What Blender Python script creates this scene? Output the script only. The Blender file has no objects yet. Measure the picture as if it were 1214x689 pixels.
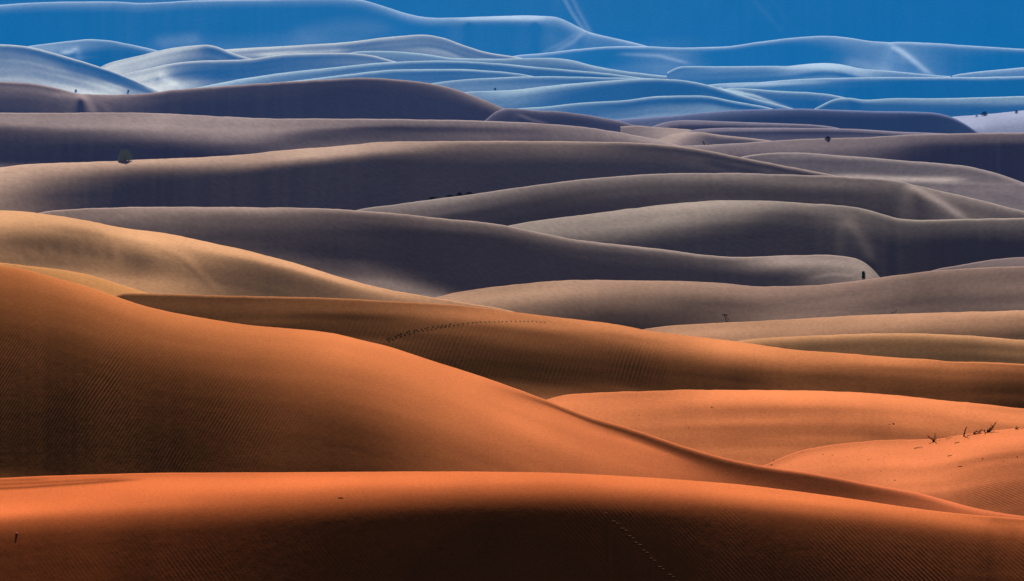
import bpy, math, random
import numpy as np
random.seed(7); rng = np.random.default_rng(7)
R = math.radians
# ------------------------------------------------------------------ view and sun
W0, H0 = 1214.0, 689.0            # size of the photograph
HFOV = R(20.0); DEP = R(11.0); CAMZ = 45.0
FX = (W0/2)/math.tan(HFOV/2)
ELEV = R(33.0); SUN = 5.0
SUNCOL = np.array([1.0, .80, .60])
AMB = np.array([.012, .016, .03])        # what the sky adds on shaded sand
cam = bpy.data.cameras.new('camera'); cam.angle = HFOV; cam.clip_end = 20000; cam.clip_start = .5
cam.sensor_fit = 'HORIZONTAL'
co = bpy.data.objects.new('camera', cam); bpy.context.collection.objects.link(co)
co.location = (0, 0, CAMZ); co.rotation_euler = (R(90)-DEP, 0, 0)
sc = bpy.context.scene; sc.camera = co
sc.view_settings.view_transform = 'Standard'; sc.view_settings.look = 'None'; sc.view_settings.exposure = 0
sc.cycles.max_bounces = 1; sc.cycles.diffuse_bounces = 0
w = bpy.data.worlds.new('World'); sc.world = w; w.use_nodes = True
nt = w.node_tree; bg = nt.nodes['Background']
sky = nt.nodes.new('ShaderNodeTexSky'); sky.sky_type = 'NISHITA'; sky.sun_disc = False
sky.sun_elevation = ELEV; sky.sun_rotation = 0
nt.links.new(sky.outputs[0], bg.inputs[0]); bg.inputs[1].default_value = .010
sl = bpy.data.lights.new('sun', 'SUN'); sl.energy = SUN; sl.angle = R(.5); sl.color = tuple(SUNCOL)
so = bpy.data.objects.new('sun', sl); bpy.context.collection.objects.link(so)
so.rotation_euler = (-(R(90)-ELEV), 0, 0)

def ray(u, v):
    """slopes x/y and z/y of the sight line through a point of the picture"""
    px = (u-W0/2)/FX; py = -(v-H0/2)/FX
    dy = math.cos(DEP)+py*math.sin(DEP); dz = -math.sin(DEP)+py*math.cos(DEP)
    return px/dy, dz/dy

# ------------------------------------------------------------------ curves
def pchip(x, y, xq):
    x = np.asarray(x, float); y = np.asarray(y, float); xq = np.asarray(xq, float)
    if len(x) == 1: return np.full_like(xq, y[0])
    h = np.diff(x); d = np.diff(y)/h; m = np.zeros_like(y)
    m[0] = d[0]; m[-1] = d[-1]
    for i in range(1, len(x)-1):
        if d[i-1]*d[i] > 0:
            w1 = 2*h[i]+h[i-1]; w2 = h[i]+2*h[i-1]
            m[i] = (w1+w2)/(w1/d[i-1]+w2/d[i])
    q = np.clip(xq, x[0], x[-1]); i = np.clip(np.searchsorted(x, q)-1, 0, len(h)-1)
    t = (q-x[i])/h[i]
    r = (2*t**3-3*t**2+1)*y[i]+(t**3-2*t**2+t)*h[i]*m[i]+(-2*t**3+3*t**2)*y[i+1]+(t**3-t**2)*h[i]*m[i+1]
    return r, m, q
def curve(x, y, xq, lin=.5):
    res = pchip(x, y, xq)
    if isinstance(res, np.ndarray): return res
    r, m, q = res
    dl = np.asarray(xq)-q; dl = 90*np.tanh(dl/90)
    return r+np.where(dl < 0, m[0], m[-1])*dl*lin
def smooth_crest(pts, uq, cs=5.):
    x = [p[0] for p in pts]; y = [p[1] for p in pts]
    fine = np.arange(uq[0]-30, uq[-1]+31, 1.0)
    c = curve(x, y, fine)
    h = int(3*cs); k = np.exp(-.5*(np.arange(-h, h+1)/cs)**2); k /= k.sum()
    sm = np.convolve(np.pad(c, h, 'edge'), k, 'valid')
    return np.interp(uq, fine, sm)
def noise1(n, cell, seed):
    r = np.random.default_rng(seed); k = int(n/cell)+4
    return np.interp(np.arange(n)/cell, np.arange(k), r.standard_normal(k))
def vnoise(U, V, su, sv, seed):
    r = np.random.default_rng(seed); G = r.standard_normal((64, 64)); G[63] = G[0]; G[:, 63] = G[:, 0]
    a = (U/su) % 63; b = (V/sv) % 63
    i = a.astype(int) % 63; j = b.astype(int) % 63; fa = a-np.floor(a); fb = b-np.floor(b)
    fa = fa*fa*(3-2*fa); fb = fb*fb*(3-2*fb)
    return (G[i, j]*(1-fa)+G[i+1, j]*fa)*(1-fb)+(G[i, j+1]*(1-fa)+G[i+1, j+1]*fa)*fb
def lin(c):
    c = np.array(c, float)/255
    return np.where(c <= .04045, c/12.92, ((c+.055)/1.055)**2.4)

# ------------------------------------------------------------------ sand material
def sand_material(name, colL, colR, haze_glow, ripple, grain, wave=.16, ang=25., bright=1.):
    """diffuse sand, tint drifting across the dune; air = distance haze painted on as a constant glow of the sand"""
    m = bpy.data.materials.new(name); m.use_nodes = True; t = m.node_tree; N = t.nodes; L = t.links
    b = N['Principled BSDF']; b.inputs['Roughness'].default_value = .95
    b.inputs['Specular IOR Level'].default_value = 0.0
    geo = N.new('ShaderNodeNewGeometry'); sep = N.new('ShaderNodeSeparateXYZ'); L.new(geo.outputs['Position'], sep.inputs[0])
    dv = N.new('ShaderNodeMath'); dv.operation = 'DIVIDE'; L.new(sep.outputs[0], dv.inputs[0]); L.new(sep.outputs[1], dv.inputs[1])
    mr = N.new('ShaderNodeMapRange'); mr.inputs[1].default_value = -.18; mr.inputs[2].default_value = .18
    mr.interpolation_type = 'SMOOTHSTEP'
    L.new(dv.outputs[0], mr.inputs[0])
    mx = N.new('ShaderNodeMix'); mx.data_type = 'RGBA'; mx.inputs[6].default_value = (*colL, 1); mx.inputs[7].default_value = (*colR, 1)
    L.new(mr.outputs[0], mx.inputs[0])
    # mottling: broad drifts of coarser sand, and fine grain
    n1 = N.new('ShaderNodeTexNoise'); n1.inputs['Scale'].default_value = .22; n1.inputs['Detail'].default_value = 5
    mp = N.new('ShaderNodeMapping'); mp.inputs['Scale'].default_value = (1, .35, 1)
    L.new(geo.outputs['Position'], mp.inputs[0]); L.new(mp.outputs[0], n1.inputs[0])
    n4 = N.new('ShaderNodeTexNoise'); n4.inputs['Scale'].default_value = 2.2*grain; n4.inputs['Detail'].default_value = 5; n4.inputs['Roughness'].default_value = .6
    L.new(mp.outputs[0], n4.inputs[0])
    n2 = N.new('ShaderNodeTexNoise'); n2.inputs['Scale'].default_value = 7.0*grain; n2.inputs['Detail'].default_value = 4
    n2.inputs['Roughness'].default_value = .7
    L.new(geo.outputs['Position'], n2.inputs[0])
    r1 = N.new('ShaderNodeMapRange'); r1.inputs[1].default_value = .3; r1.inputs[2].default_value = .7; r1.inputs[3].default_value = .88; r1.inputs[4].default_value = 1.10
    L.new(n1.outputs[0], r1.inputs[0])
    r2 = N.new('ShaderNodeMapRange'); r2.inputs[1].default_value = .3; r2.inputs[2].default_value = .7; r2.inputs[3].default_value = .84; r2.inputs[4].default_value = 1.14
    L.new(n2.outputs[0], r2.inputs[0])
    mu = N.new('ShaderNodeMath'); mu.operation = 'MULTIPLY'; L.new(r1.outputs[0], mu.inputs[0]); L.new(r2.outputs[0], mu.inputs[1])
    vm = N.new('ShaderNodeVectorMath'); vm.operation = 'SCALE'; L.new(mx.outputs[2], vm.inputs[0]); L.new(mu.outputs[0], vm.inputs['Scale'])
    L.new(vm.outputs[0], b.inputs['Base Color'])
    if max(haze_glow) > 0:
        b.inputs['Emission Color'].default_value = (*haze_glow, 1); b.inputs['Emission Strength'].default_value = 1  # constant emission stands in for haze over distant sand
    # bump: grain everywhere, wind ripples where the dune carries them
    bp = N.new('ShaderNodeBump'); bp.inputs['Strength'].default_value = .3; bp.inputs['Distance'].default_value = .0045/grain
    L.new(n2.outputs[0], bp.inputs['Height'])
    bq = N.new('ShaderNodeBump'); bq.inputs['Strength'].default_value = .4; bq.inputs['Distance'].default_value = .012 if grain > 1 else .003
    L.new(n4.outputs[0], bq.inputs['Height']); L.new(bp.outputs[0], bq.inputs['Normal']); bp = bq; last = bq
    if ripple > 0:
        at = N.new('ShaderNodeAttribute'); at.attribute_name = 'ripple'
        wv = N.new('ShaderNodeTexWave'); wv.wave_type = 'BANDS'; wv.bands_direction = 'X'; wv.wave_profile = 'SIN'
        wv.inputs['Scale'].default_value = (2*math.pi/wave)/20.0
        wv.inputs['Distortion'].default_value = 2.6; wv.inputs['Detail'].default_value = 2; wv.inputs['Detail Scale'].default_value = .25*wave/.16
        mp2 = N.new('ShaderNodeMapping'); mp2.inputs['Rotation'].default_value = (0, 0, R(ang)); L.new(geo.outputs['Position'], mp2.inputs[0])
        sc2 = N.new('ShaderNodeMapping'); sc2.inputs['Scale'].default_value = (1, .55, .0); L.new(mp2.outputs[0], sc2.inputs[0])
        L.new(sc2.outputs[0], wv.inputs[0])
        b2 = N.new('ShaderNodeBump'); b2.inputs['Distance'].default_value = ripple*wave*.035
        n3 = N.new('ShaderNodeTexNoise'); n3.inputs['Scale'].default_value = .35; n3.inputs['Detail'].default_value = 3
        L.new(mp.outputs[0], n3.inputs[0])
        r3 = N.new('ShaderNodeMapRange'); r3.inputs[1].default_value = .38; r3.inputs[2].default_value = .62; L.new(n3.outputs[0], r3.inputs[0])
        m3 = N.new('ShaderNodeMath'); m3.operation = 'MULTIPLY'; L.new(at.outputs['Fac'], m3.inputs[0]); L.new(r3.outputs[0], m3.inputs[1])
        L.new(m3.outputs[0], b2.inputs['Strength']); L.new(wv.outputs['Fac'], b2.inputs['Height']); L.new(bp.outputs[0], b2.inputs['Normal']); last = b2
    L.new(last.outputs[0], b.inputs['Normal'])
    return m

# ------------------------------------------------------------------ a dune
DU0 = 1.2; US = np.arange(-330, 1545, DU0)
ENV_V = np.full(US.shape, 720.0); ENV_D = np.full(US.shape, 88.0)     # crests so far, near to far
DUNES = {}
def slopes(s, cm):
    c = np.clip(s*cm, -.07, .99)
    return ELEV-np.arcsin(c)                  # angle of the face towards the viewer
def dune(name, label, crest, prof, col, haze_glow=(0, 0, 0), cm=.60, ripple=0., rip=None, wave=.16, ang=25., strokes=(),
         gap=1.03, jit=.25, nz=.06, grain=1., extra=0, cap=1.1, floor=.008, gam=2.15, bb=1., stride=2, us=24., leak=1.5, folds=.03, fv=7., cs=6.):
    global ENV_V, ENV_D
    seed = int(abs(crest[0][1]*13+crest[-1][1]*7+crest[0][0]))
    m = (US >= (crest[0][0] if crest[0][0] > 3 else -340)) & (US <= (crest[-1][0] if crest[-1][0] < 1211 else 1560))
    u = US[m][::stride]; n = len(u); DU = DU0*stride
    vc = smooth_crest(crest, u, cs)+noise1(n, 14/DU, seed)*jit*.6+noise1(n, 5/DU, seed+1)*jit*.35
    envv = ENV_V[m][::stride]; envd = ENV_D[m][::stride]
    hid = vc > envv
    vb = np.maximum(envv, vc)+14
    G = np.arange(0, float(np.max(vb-vc))+1.5, 1.0); nr = len(G)
    V = vc[None, :]+G[:, None]                # rows from crest down
    U = np.repeat(u[None, :], nr, 0)
    # shade profile
    ks = sorted(prof); K = max(len(q) for q in prof.values())
    prof = {k: list(q)+[(q[-1][0]+4*(j+1), q[-1][1]) for j in range(K-len(q))] for k, q in prof.items()}
    kd = np.array([[p[0] for p in prof[k]] for k in ks], float); kb = np.array([[p[1] for p in prof[k]] for k in ks], float)
    dvk = np.stack([curve(ks, kd[:, j], u, 0.) if len(ks) > 1 else np.full(n, kd[0, j]) for j in range(K)])
    bk = np.stack([curve(ks, kb[:, j], u, 0.) if len(ks) > 1 else np.full(n, kb[0, j]) for j in range(K)])
    B = np.zeros((nr, n)); dV = V-vc[None, :]
    for i in range(n):
        a = dvk[:, i].copy()
        for j in range(1, K): a[j] = max(a[j], a[j-1]+.3)
        B[:, i] = pchip(a, bk[:, i], dV[:, i])[0]
    # wind keeps dunes smooth along their length: soften along the crest, more so away from it
    BG = B
    for sg, a0, a1 in ((us*.35, 1, 6), (us, 6, 26)):
        hw = int(3*sg/DU)+1; kk = np.exp(-.5*(np.arange(-hw, hw+1)*DU/sg)**2); kk /= kk.sum()
        BS = np.stack([np.convolve(np.pad(r_, hw, 'edge'), kk, 'valid') for r_ in BG])
        w_ = np.clip((G-a0)/(a1-a0), 0, 1)[:, None]; BG = BG*(1-w_)+BS*w_
    B = BG
    B *= 1+nz*vnoise(U+999, dV+300, 160, 12, seed)
    B += folds*vnoise(U+1999, dV+400+.02*U, 110, fv, seed+5)*np.clip(.25+B*1.6, 0, 1)
    for st in strokes:
        pts, wd, amp = st[:3]
        D = np.full(B.shape, 1e9); P = np.zeros(B.shape)
        tot = sum(math.dist(pts[i], pts[i+1]) for i in range(len(pts)-1)); acc = 0
        for (x0, y0), (x1, y1) in zip(pts[:-1], pts[1:]):
            dx, dy = x1-x0, y1-y0; l2 = dx*dx+dy*dy
            q = np.clip(((U-x0)*dx+(V-y0)*dy)/l2, 0, 1)
            d = np.hypot(U-x0-q*dx, V-y0-q*dy); mm = d < D
            D = np.where(mm, d, D); P = np.where(mm, (acc+q*math.sqrt(l2))/tot, P); acc += math.sqrt(l2)
        fade = np.clip(np.minimum(P, 1-P)*6+.15, 0, 1) if len(st) < 4 else 1
        B += amp*np.exp(-.5*(D/wd)**2)*fade
    B = np.where(B > .82, .82+.17*np.tanh((B-.82)/.17), np.clip(B, 0, 1))
    B = np.where(V > envv[None, :]+3, .12, B)*bb; s = np.clip(B, 0, 1)**gam*cap
    s = s-np.clip((.1-B)/.1, 0, 1)*.06 if floor < 0 else s
    ph = slopes(s, cm)
    tx, tz = ray(U, V)
    def crest_depth(LR):
        # depth of the crest: just beyond what stands in front
        lrenv = np.array([np.interp(envv[i], V[:, i], LR[:, i]) for i in range(n)])
        req = np.log(envd*gap)-np.where(hid, 0, lrenv)+extra
        req = np.where(hid, np.log(envd*gap), req)
        # never bend the crest line to or from the viewer faster than a dune would
        LD = req.copy(); kap = .00022*DU
        for i in range(1, n): LD[i] = max(LD[i], LD[i-1]-kap)
        for i in range(n-2, -1, -1): LD[i] = max(LD[i], LD[i+1]-kap)
        half = int(75/DU); k = np.exp(-.5*(np.arange(-half, half+1)/(half/2.5))**2); k /= k.sum()
        LD = np.convolve(np.pad(LD, half, 'edge'), k, 'valid')+.003
        LD = LD+max(0, float((req-LD).max()))
        Yc = np.exp(LD)
        return Yc
    zx = np.zeros(U.shape); Vm = .5*(V[1:]+V[:-1]); _, tzm = ray(U[1:], Vm)
    for it in range(7):
        # face angle that gives the wanted light, allowing for the sideways slope found so far
        c = np.clip(s*cm, floor, .95)*np.sqrt(1+.6*np.minimum(zx**2, 1.))
        ph = ELEV-np.arcsin(np.clip(c, floor, .97))
        ms = np.tan(ph)+np.clip(zx, -1.2, 1.2)*tx
        ms = np.maximum(ms, tz+math.tan(R(1.6)))            # stays visible from here
        msm = .5*(ms[1:]+ms[:-1])
        dln = (tz[1:]-tz[:-1])/(msm-tzm)
        LR = np.zeros((nr, n)); acc = np.zeros(n)                 # log(Y/Ycrest), relaxed sideways on the way down
        hw = max(2, int(3*leak/DU)+1); kl = np.exp(-.5*(np.arange(-hw, hw+1)*DU/leak)**2); kl /= kl.sum()
        mf = math.tan(ELEV-math.asin(max(floor, -.05)))+np.clip(zx, -1.2, 1.2)*tx
        dfl = (tz[1:]-tz[:-1])/(np.maximum(.5*(mf[1:]+mf[:-1]), msm)-tzm)     # never steeper than the sun grazes
        for r_ in range(1, nr):
            new = np.convolve(np.pad(acc+dln[r_-1], hw, 'edge'), kl, 'valid'); acc = np.minimum(new, acc+dfl[r_-1]); LR[r_] = acc
        Yc = crest_depth(LR)
        if it == 6: break
        Dg = Yc[None, :]*np.exp(LR); X = tx*Dg; Z = tz*Dg
        du = lambda A: np.gradient(A, axis=1); dr = lambda A: np.gradient(A, axis=0)
        Xu, Yu, Zu, Xr, Yr, Zr = du(X), du(Dg), du(Z), dr(X), dr(Dg), dr(Z)
        nx = Yu*Zr-Zu*Yr; nz_ = Xu*Yr-Yu*Xr
        z1 = np.clip(-nx/np.where(np.abs(nz_) < 1e-9, -1e-9, nz_), -1.5, 1.5)
        kz = np.exp(-.5*(np.arange(-24, 25)*DU/14.)**2); kz /= kz.sum()
        for ax, kk_ in ((1, kz), (0, np.ones(9)/9)):
            h_ = len(kk_)//2; z1 = np.apply_along_axis(lambda r_: np.convolve(np.pad(r_, h_, 'edge'), kk_, 'valid'), ax, z1)
        zx = .5*zx+.5*z1 if it else z1
    zy_ = ms-z1*tx; nn = np.sqrt(1+z1**2+zy_**2); ach = (math.sin(ELEV)-math.cos(ELEV)*zy_)/nn/cm
    vis = V < envv; print('SFS %-16s err %.3f  |zx|>1: %.3f' % (name, np.abs(ach-s)[vis].mean(), (np.abs(z1) > 1)[vis].mean()))
    nm = int(max(24, np.max(vb-vc))); T = (vb-vc)[None, :]*np.linspace(0, 1, nm)[:, None]
    LR = np.stack([np.interp(T[:, i], G, LR[:, i]) for i in range(n)], 1)
    V = vc[None, :]+T; U = np.repeat(u[None, :], nm, 0); tx, tz = ray(U, V); nr = nm
    Y = Yc[None, :]*np.exp(LR)
    X = tx*Y; Z = CAMZ+tz*Y
    rows = [(X[i], Y[i], Z[i]) for i in range(nr-1, -1, -1)]        # bottom to crest
    # foot running on below what stands in front
    x0, y0, z0 = rows[0]; foot = []
    for d in (2.5, 8, 20, 45):
        foot.append((tx[-1]*(y0-d), y0-d, z0-d*.5))
    rows = foot[::-1]+rows
    # lee side falling away behind the crest
    xc, yc, zc = X[0], Y[0], Z[0]; txc = tx[0]; p0 = np.tan(ph[0]); z = zc.copy(); y = yc.copy(); wdt = .0035*yc
    prev = p0
    for k_ in range(8):
        f = (k_+1)/8; slp = p0*(1-f)+(-.5)*f
        dy = wdt/8; y = y+dy; z = z+dy*.5*(prev+slp); prev = slp
        rows.append((txc*y, y.copy(), z.copy()))
    for d in (1.5, 3, 6, 12, 25, 40):
        y = y+d; z = z-d*.5; rows.append((txc*y, y.copy(), z.copy()))
    nR = len(rows); P = np.zeros((nR, n, 3))
    for i, r_ in enumerate(rows): P[i, :, 0], P[i, :, 1], P[i, :, 2] = r_
    me = bpy.data.meshes.new(name)
    idx = np.arange(nR*n).reshape(nR, n)
    F = np.stack([idx[:-1, :-1], idx[:-1, 1:], idx[1:, 1:], idx[1:, :-1]], -1).reshape(-1, 4)
    me.vertices.add(nR*n); me.vertices.foreach_set('co', P.reshape(-1))
    me.loops.add(F.size); me.loops.foreach_set('vertex_index', F.reshape(-1).astype(np.int32))
    me.polygons.add(len(F)); me.polygons.foreach_set('loop_start', np.arange(0, F.size, 4, dtype=np.int32))
    me.update(calc_edges=True)
    me.polygons.foreach_set('use_smooth', np.ones(len(F), bool))
    if ripple > 0:
        A = np.zeros((nr, n))
        for (ru, rv, su, sv, am) in rip: A = np.maximum(A, am*np.exp(-((U-ru)/su)**2-((V-rv)/sv)**2))
        full = np.zeros((nR, n)); full[4:4+nr] = A[::-1]
        at = me.attributes.new('ripple', 'FLOAT', 'POINT'); at.data.foreach_set('value', full.reshape(-1).astype(np.float32))
    cl, cr = (col if isinstance(col[0], (tuple, list)) else (col, col))
    haze_glow = np.array(haze_glow)
    def alb(c):
        return np.clip((lin(c)-haze_glow)/(SUN*cm/math.pi*SUNCOL+AMB), .015, .92)
    mat = sand_material('sand_'+name, alb(cl), alb(cr), tuple(haze_glow), ripple, grain, wave, ang)
    me.materials.append(mat)
    o = bpy.data.objects.new('sand_dune', me); bpy.context.collection.objects.link(o)
    o['kind'] = 'structure'; o['label'] = label
    DUNES[name] = dict(u=u, V=V, Y=Y, o=o, mat=mat)
    newv = ENV_V.copy(); newd = ENV_D.copy()
    vf = np.interp(US, u, vc, left=1e3, right=1e3); df = np.interp(US, u, Yc)
    better = vf < ENV_V
    newv[better] = vf[better]; newd[better] = df[better]
    ENV_V, ENV_D = newv, newd
    return o
def place(name, u, v):
    """world point of a dune's surface where the picture shows (u, v)"""
    d = DUNES[name]; f = float(np.interp(u, d['u'], np.arange(len(d['u'])))); i = min(int(f), len(d['u'])-2); f -= i
    Y = (1-f)*float(np.interp(v, d['V'][:, i], d['Y'][:, i]))+f*float(np.interp(v, d['V'][:, i+1], d['Y'][:, i+1]))
    tx, tz = ray(u, max(v, (1-f)*d['V'][0, i]+f*d['V'][0, i+1]))
    return (tx*Y, Y, CAMZ+tz*Y), Y/FX          # point, metres per photo pixel

# ------------------------------------------------------------------ THE DUNES, near to far
NO = (0, 0, 0)
dune('front', 'orange foreground dune with a long low crest and a dark rippled face',
 [(0,569),(30,567),(100,564.5),(200,562),(337,561),(400,560.5),(530,559.5),(650,560.8),(760,566),(804,569),(870,574.5),(945,583.5),(1018,593.5),(1074,602),(1130,609.5),(1172,614),(1214,617.5)],
 {0:[(0,.80),(12,.84),(38,.97),(54,.66),(75,.42),(130,.36)], 200:[(0,.84),(10,.95),(32,.82),(50,.58),(72,.36),(130,.30)],
  300:[(0,.88),(10,.96),(28,.79),(48,.52),(68,.27),(130,.22)], 400:[(0,.92),(8,.97),(24,.76),(46,.46),(64,.18),(130,.14)], 480:[(0,.94),(8,.95),(23,.73),(41,.46),(58,.13),(130,.09)], 560:[(0,.95),(8,.93),(22,.70),(38,.45),(54,.08),(130,.03)],
  720:[(0,.95),(8,.92),(20,.74),(35,.44),(52,.15),(130,.09)], 810:[(0,.95),(8,.92),(20,.74),(35,.45),(51,.24),(130,.12)], 900:[(0,.93),(8,.92),(20,.74),(34,.45),(50,.33),(120,.12)],
  1080:[(0,.90),(5,.86),(12,.74),(22,.52),(40,.38),(110,.28)], 1214:[(0,.75),(6,.80),(14,.68),(26,.50),(45,.38),(110,.30)]},
 ((255,124,70),(250,130,76)), floor=-.05, ripple=1.0, gam=3.0, folds=.008, jit=.12, cs=14., bb=1.045, rip=[(860,660,230,55,.75),(1120,670,160,50,.55),(330,670,260,30,.3)], wave=.125, ang=-38, grain=1.6,
 strokes=[([(-60,582),(30,578),(110,572.5),(170,568)],.9,-.33),([(-60,577),(40,573),(100,569.5),(150,567)],.7,-.25),
          ([(1172,614),(1190,622),(1214,632)],6,-.06),([(-60,571.5),(60,568.5)],.9,-.12)], nz=.012, us=62.)
dune('left_big', 'big orange dune sloping down from the left with a rippled brown face',
 [(0,315),(30,320),(60,329),(100,339),(145,355),(180,366),(250,379),(300,386.5),(340,389.5),(380,393),(405,397),(416,400),(430,404),(455,409),(500,424),(560,443),(600,457),(652,477.5),(700,496.5),(758,514),(804,529.8),(858,545.8),(900,554.5),(940,560.3),(990,568),(1022,574),(1050,578.6),(1081,583.6),(1128,595.5),(1162,604.6),(1192,609.5),(1214,613)],
 {0:[(0,.86),(8,.74),(30,.60),(80,.42),(150,.30),(235,.26),(262,.60)], 130:[(0,.88),(12,.76),(45,.57),(90,.38),(140,.28),(190,.22),(215,.28)],
  280:[(0,.93),(12,.84),(40,.66),(75,.45),(110,.35),(150,.30),(180,.32)], 430:[(0,.97),(14,.92),(50,.77),(80,.61),(105,.49),(135,.43),(160,.42)],
  560:[(0,.95),(12,.90),(40,.84),(65,.76),(85,.68),(105,.60),(130,.58)], 660:[(0,.80),(3,.56),(6,.86),(30,.90),(55,.80),(75,.74),(100,.70)],
  760:[(0,.60),(3,.42),(8,.60),(13,.86),(30,.82),(48,.78),(70,.7)], 860:[(0,.58),(4,.40),(11,.47),(19,.56),(26,.62),(34,.60),(60,.6)],
  980:[(0,.66),(3,.44),(9,.44),(16,.46),(22,.50),(30,.52),(60,.6)], 1060:[(0,.88),(3,.62),(8,.52),(14,.56),(20,.62),(30,.6),(60,.6)],
  1140:[(0,.92),(3,.84),(7,.72),(10,.7),(20,.6),(30,.6),(60,.6)], 1214:[(0,.92),(2,.82),(5,.8),(8,.8),(20,.6),(30,.6),(60,.6)]},
 ((232,138,82),(244,128,80)), ripple=1., gam=3.0, folds=.010, jit=.14, cs=13., bb=1.045, rip=[(60,440,200,80,1.),(220,500,140,60,.8),(330,440,120,60,.3)], wave=.13, ang=22, grain=1.6,
 nz=.015, us=48., leak=2.4)
dune('right_mound', 'bright orange sand mound at the right with dry bushes on its crest',
 [(840,590),(880,565),(915,549),(956,534),(1007,526),(1057,522.5),(1104,521.5),(1142,516),(1179,510.5),(1214,507)],
 {900:[(0,.92),(10,.90),(30,.84),(60,.8)], 1020:[(0,.97),(12,.95),(35,.88),(60,.8)], 1120:[(0,1.),(12,.95),(40,.84),(80,.72)], 1214:[(0,1.),(12,.88),(45,.74),(90,.60)]},
 (252,136,86), ripple=.9, gam=2.7, bb=1.03, rip=[(1180,580,90,30,1.)], wave=.13, ang=-50, grain=1.2, nz=.08, jit=.3)
dune('orange_flat', 'smooth orange dune with a low flat crest right of the centre',
 [(600,500),(640,478),(660,471),(700,467),(770,464.5),(804,463),(870,462.5),(950,463),(1000,464.5),(1060,468.5),(1110,474),(1160,479),(1214,485)],
 {650:[(0,.80),(12,.84),(30,.84),(60,.7)], 760:[(0,.93),(12,.84),(30,.78),(60,.7)], 900:[(0,.97),(20,.84),(48,.70),(75,.74)], 1010:[(0,.98),(20,.84),(42,.66),(60,.66)], 1120:[(0,.97),(15,.84),(32,.72),(48,.68)], 1214:[(0,.9),(10,.84),(22,.76),(40,.7)]},
 (250,140,88), gam=2.5, bb=1.04, grain=1.1, nz=.05, jit=.3)
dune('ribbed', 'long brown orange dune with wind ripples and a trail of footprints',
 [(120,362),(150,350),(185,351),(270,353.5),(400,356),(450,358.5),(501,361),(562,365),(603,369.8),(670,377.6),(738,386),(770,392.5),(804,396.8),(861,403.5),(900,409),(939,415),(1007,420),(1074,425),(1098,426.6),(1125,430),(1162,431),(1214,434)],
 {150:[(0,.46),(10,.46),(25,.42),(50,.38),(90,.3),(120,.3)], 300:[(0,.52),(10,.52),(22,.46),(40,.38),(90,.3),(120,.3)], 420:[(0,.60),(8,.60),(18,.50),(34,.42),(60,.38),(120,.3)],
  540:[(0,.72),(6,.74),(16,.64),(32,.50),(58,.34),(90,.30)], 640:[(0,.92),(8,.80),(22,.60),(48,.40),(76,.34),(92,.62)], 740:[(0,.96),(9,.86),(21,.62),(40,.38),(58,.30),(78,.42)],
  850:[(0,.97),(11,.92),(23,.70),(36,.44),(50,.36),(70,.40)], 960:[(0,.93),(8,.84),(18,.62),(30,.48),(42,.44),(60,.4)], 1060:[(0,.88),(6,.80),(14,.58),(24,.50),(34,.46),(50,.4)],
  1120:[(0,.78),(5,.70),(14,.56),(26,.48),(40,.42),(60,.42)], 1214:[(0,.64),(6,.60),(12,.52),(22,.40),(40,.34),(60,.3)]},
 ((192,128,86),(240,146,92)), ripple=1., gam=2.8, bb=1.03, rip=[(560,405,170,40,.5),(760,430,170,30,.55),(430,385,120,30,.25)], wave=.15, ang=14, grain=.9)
dune('small_left', 'small pale orange dune edge behind the big left dune',
 [(0,312),(34,315.5),(67.5,319.6),(101,324.8),(135,335),(169,346),(184,351),(215,366)],
 {0:[(0,.95),(4,.8),(20,.7)],100:[(0,.97),(4,.85),(20,.75)],180:[(0,.9),(4,.85),(20,.75)]}, (226,156,98), grain=.8)
dune('right_brown', 'brown sand dune with a thin bright rim right of the centre',
 [(850,415),(878,404),(939,399.6),(1007,396.6),(1074,395.5),(1142,398),(1214,404)],
 {880:[(0,.92),(4,.78),(12,.60),(30,.45)], 1010:[(0,.95),(4,.70),(13,.48),(30,.42)], 1110:[(0,.95),(5,.66),(13,.46),(30,.36)], 1214:[(0,.9),(7,.62),(18,.46),(30,.4)]},
 (220,158,112), haze_glow=(.002,.002,.002), grain=.8)
dune('right_tan', 'even tan brown sand dune crossing the right side',
 [(730,402),(765,391),(804,386.5),(905,381),(1007,374.8),(1108,371),(1214,368.5)],
 {765:[(0,.85),(5,.82),(20,.72)], 900:[(0,.90),(6,.84),(20,.74)], 1060:[(0,.92),(7,.80),(24,.66)], 1214:[(0,.90),(8,.74),(30,.40)]},
 (208,154,120), haze_glow=(.004,.004,.005), grain=.7, nz=.08)
A1 = (.009,.008,.013)
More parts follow.
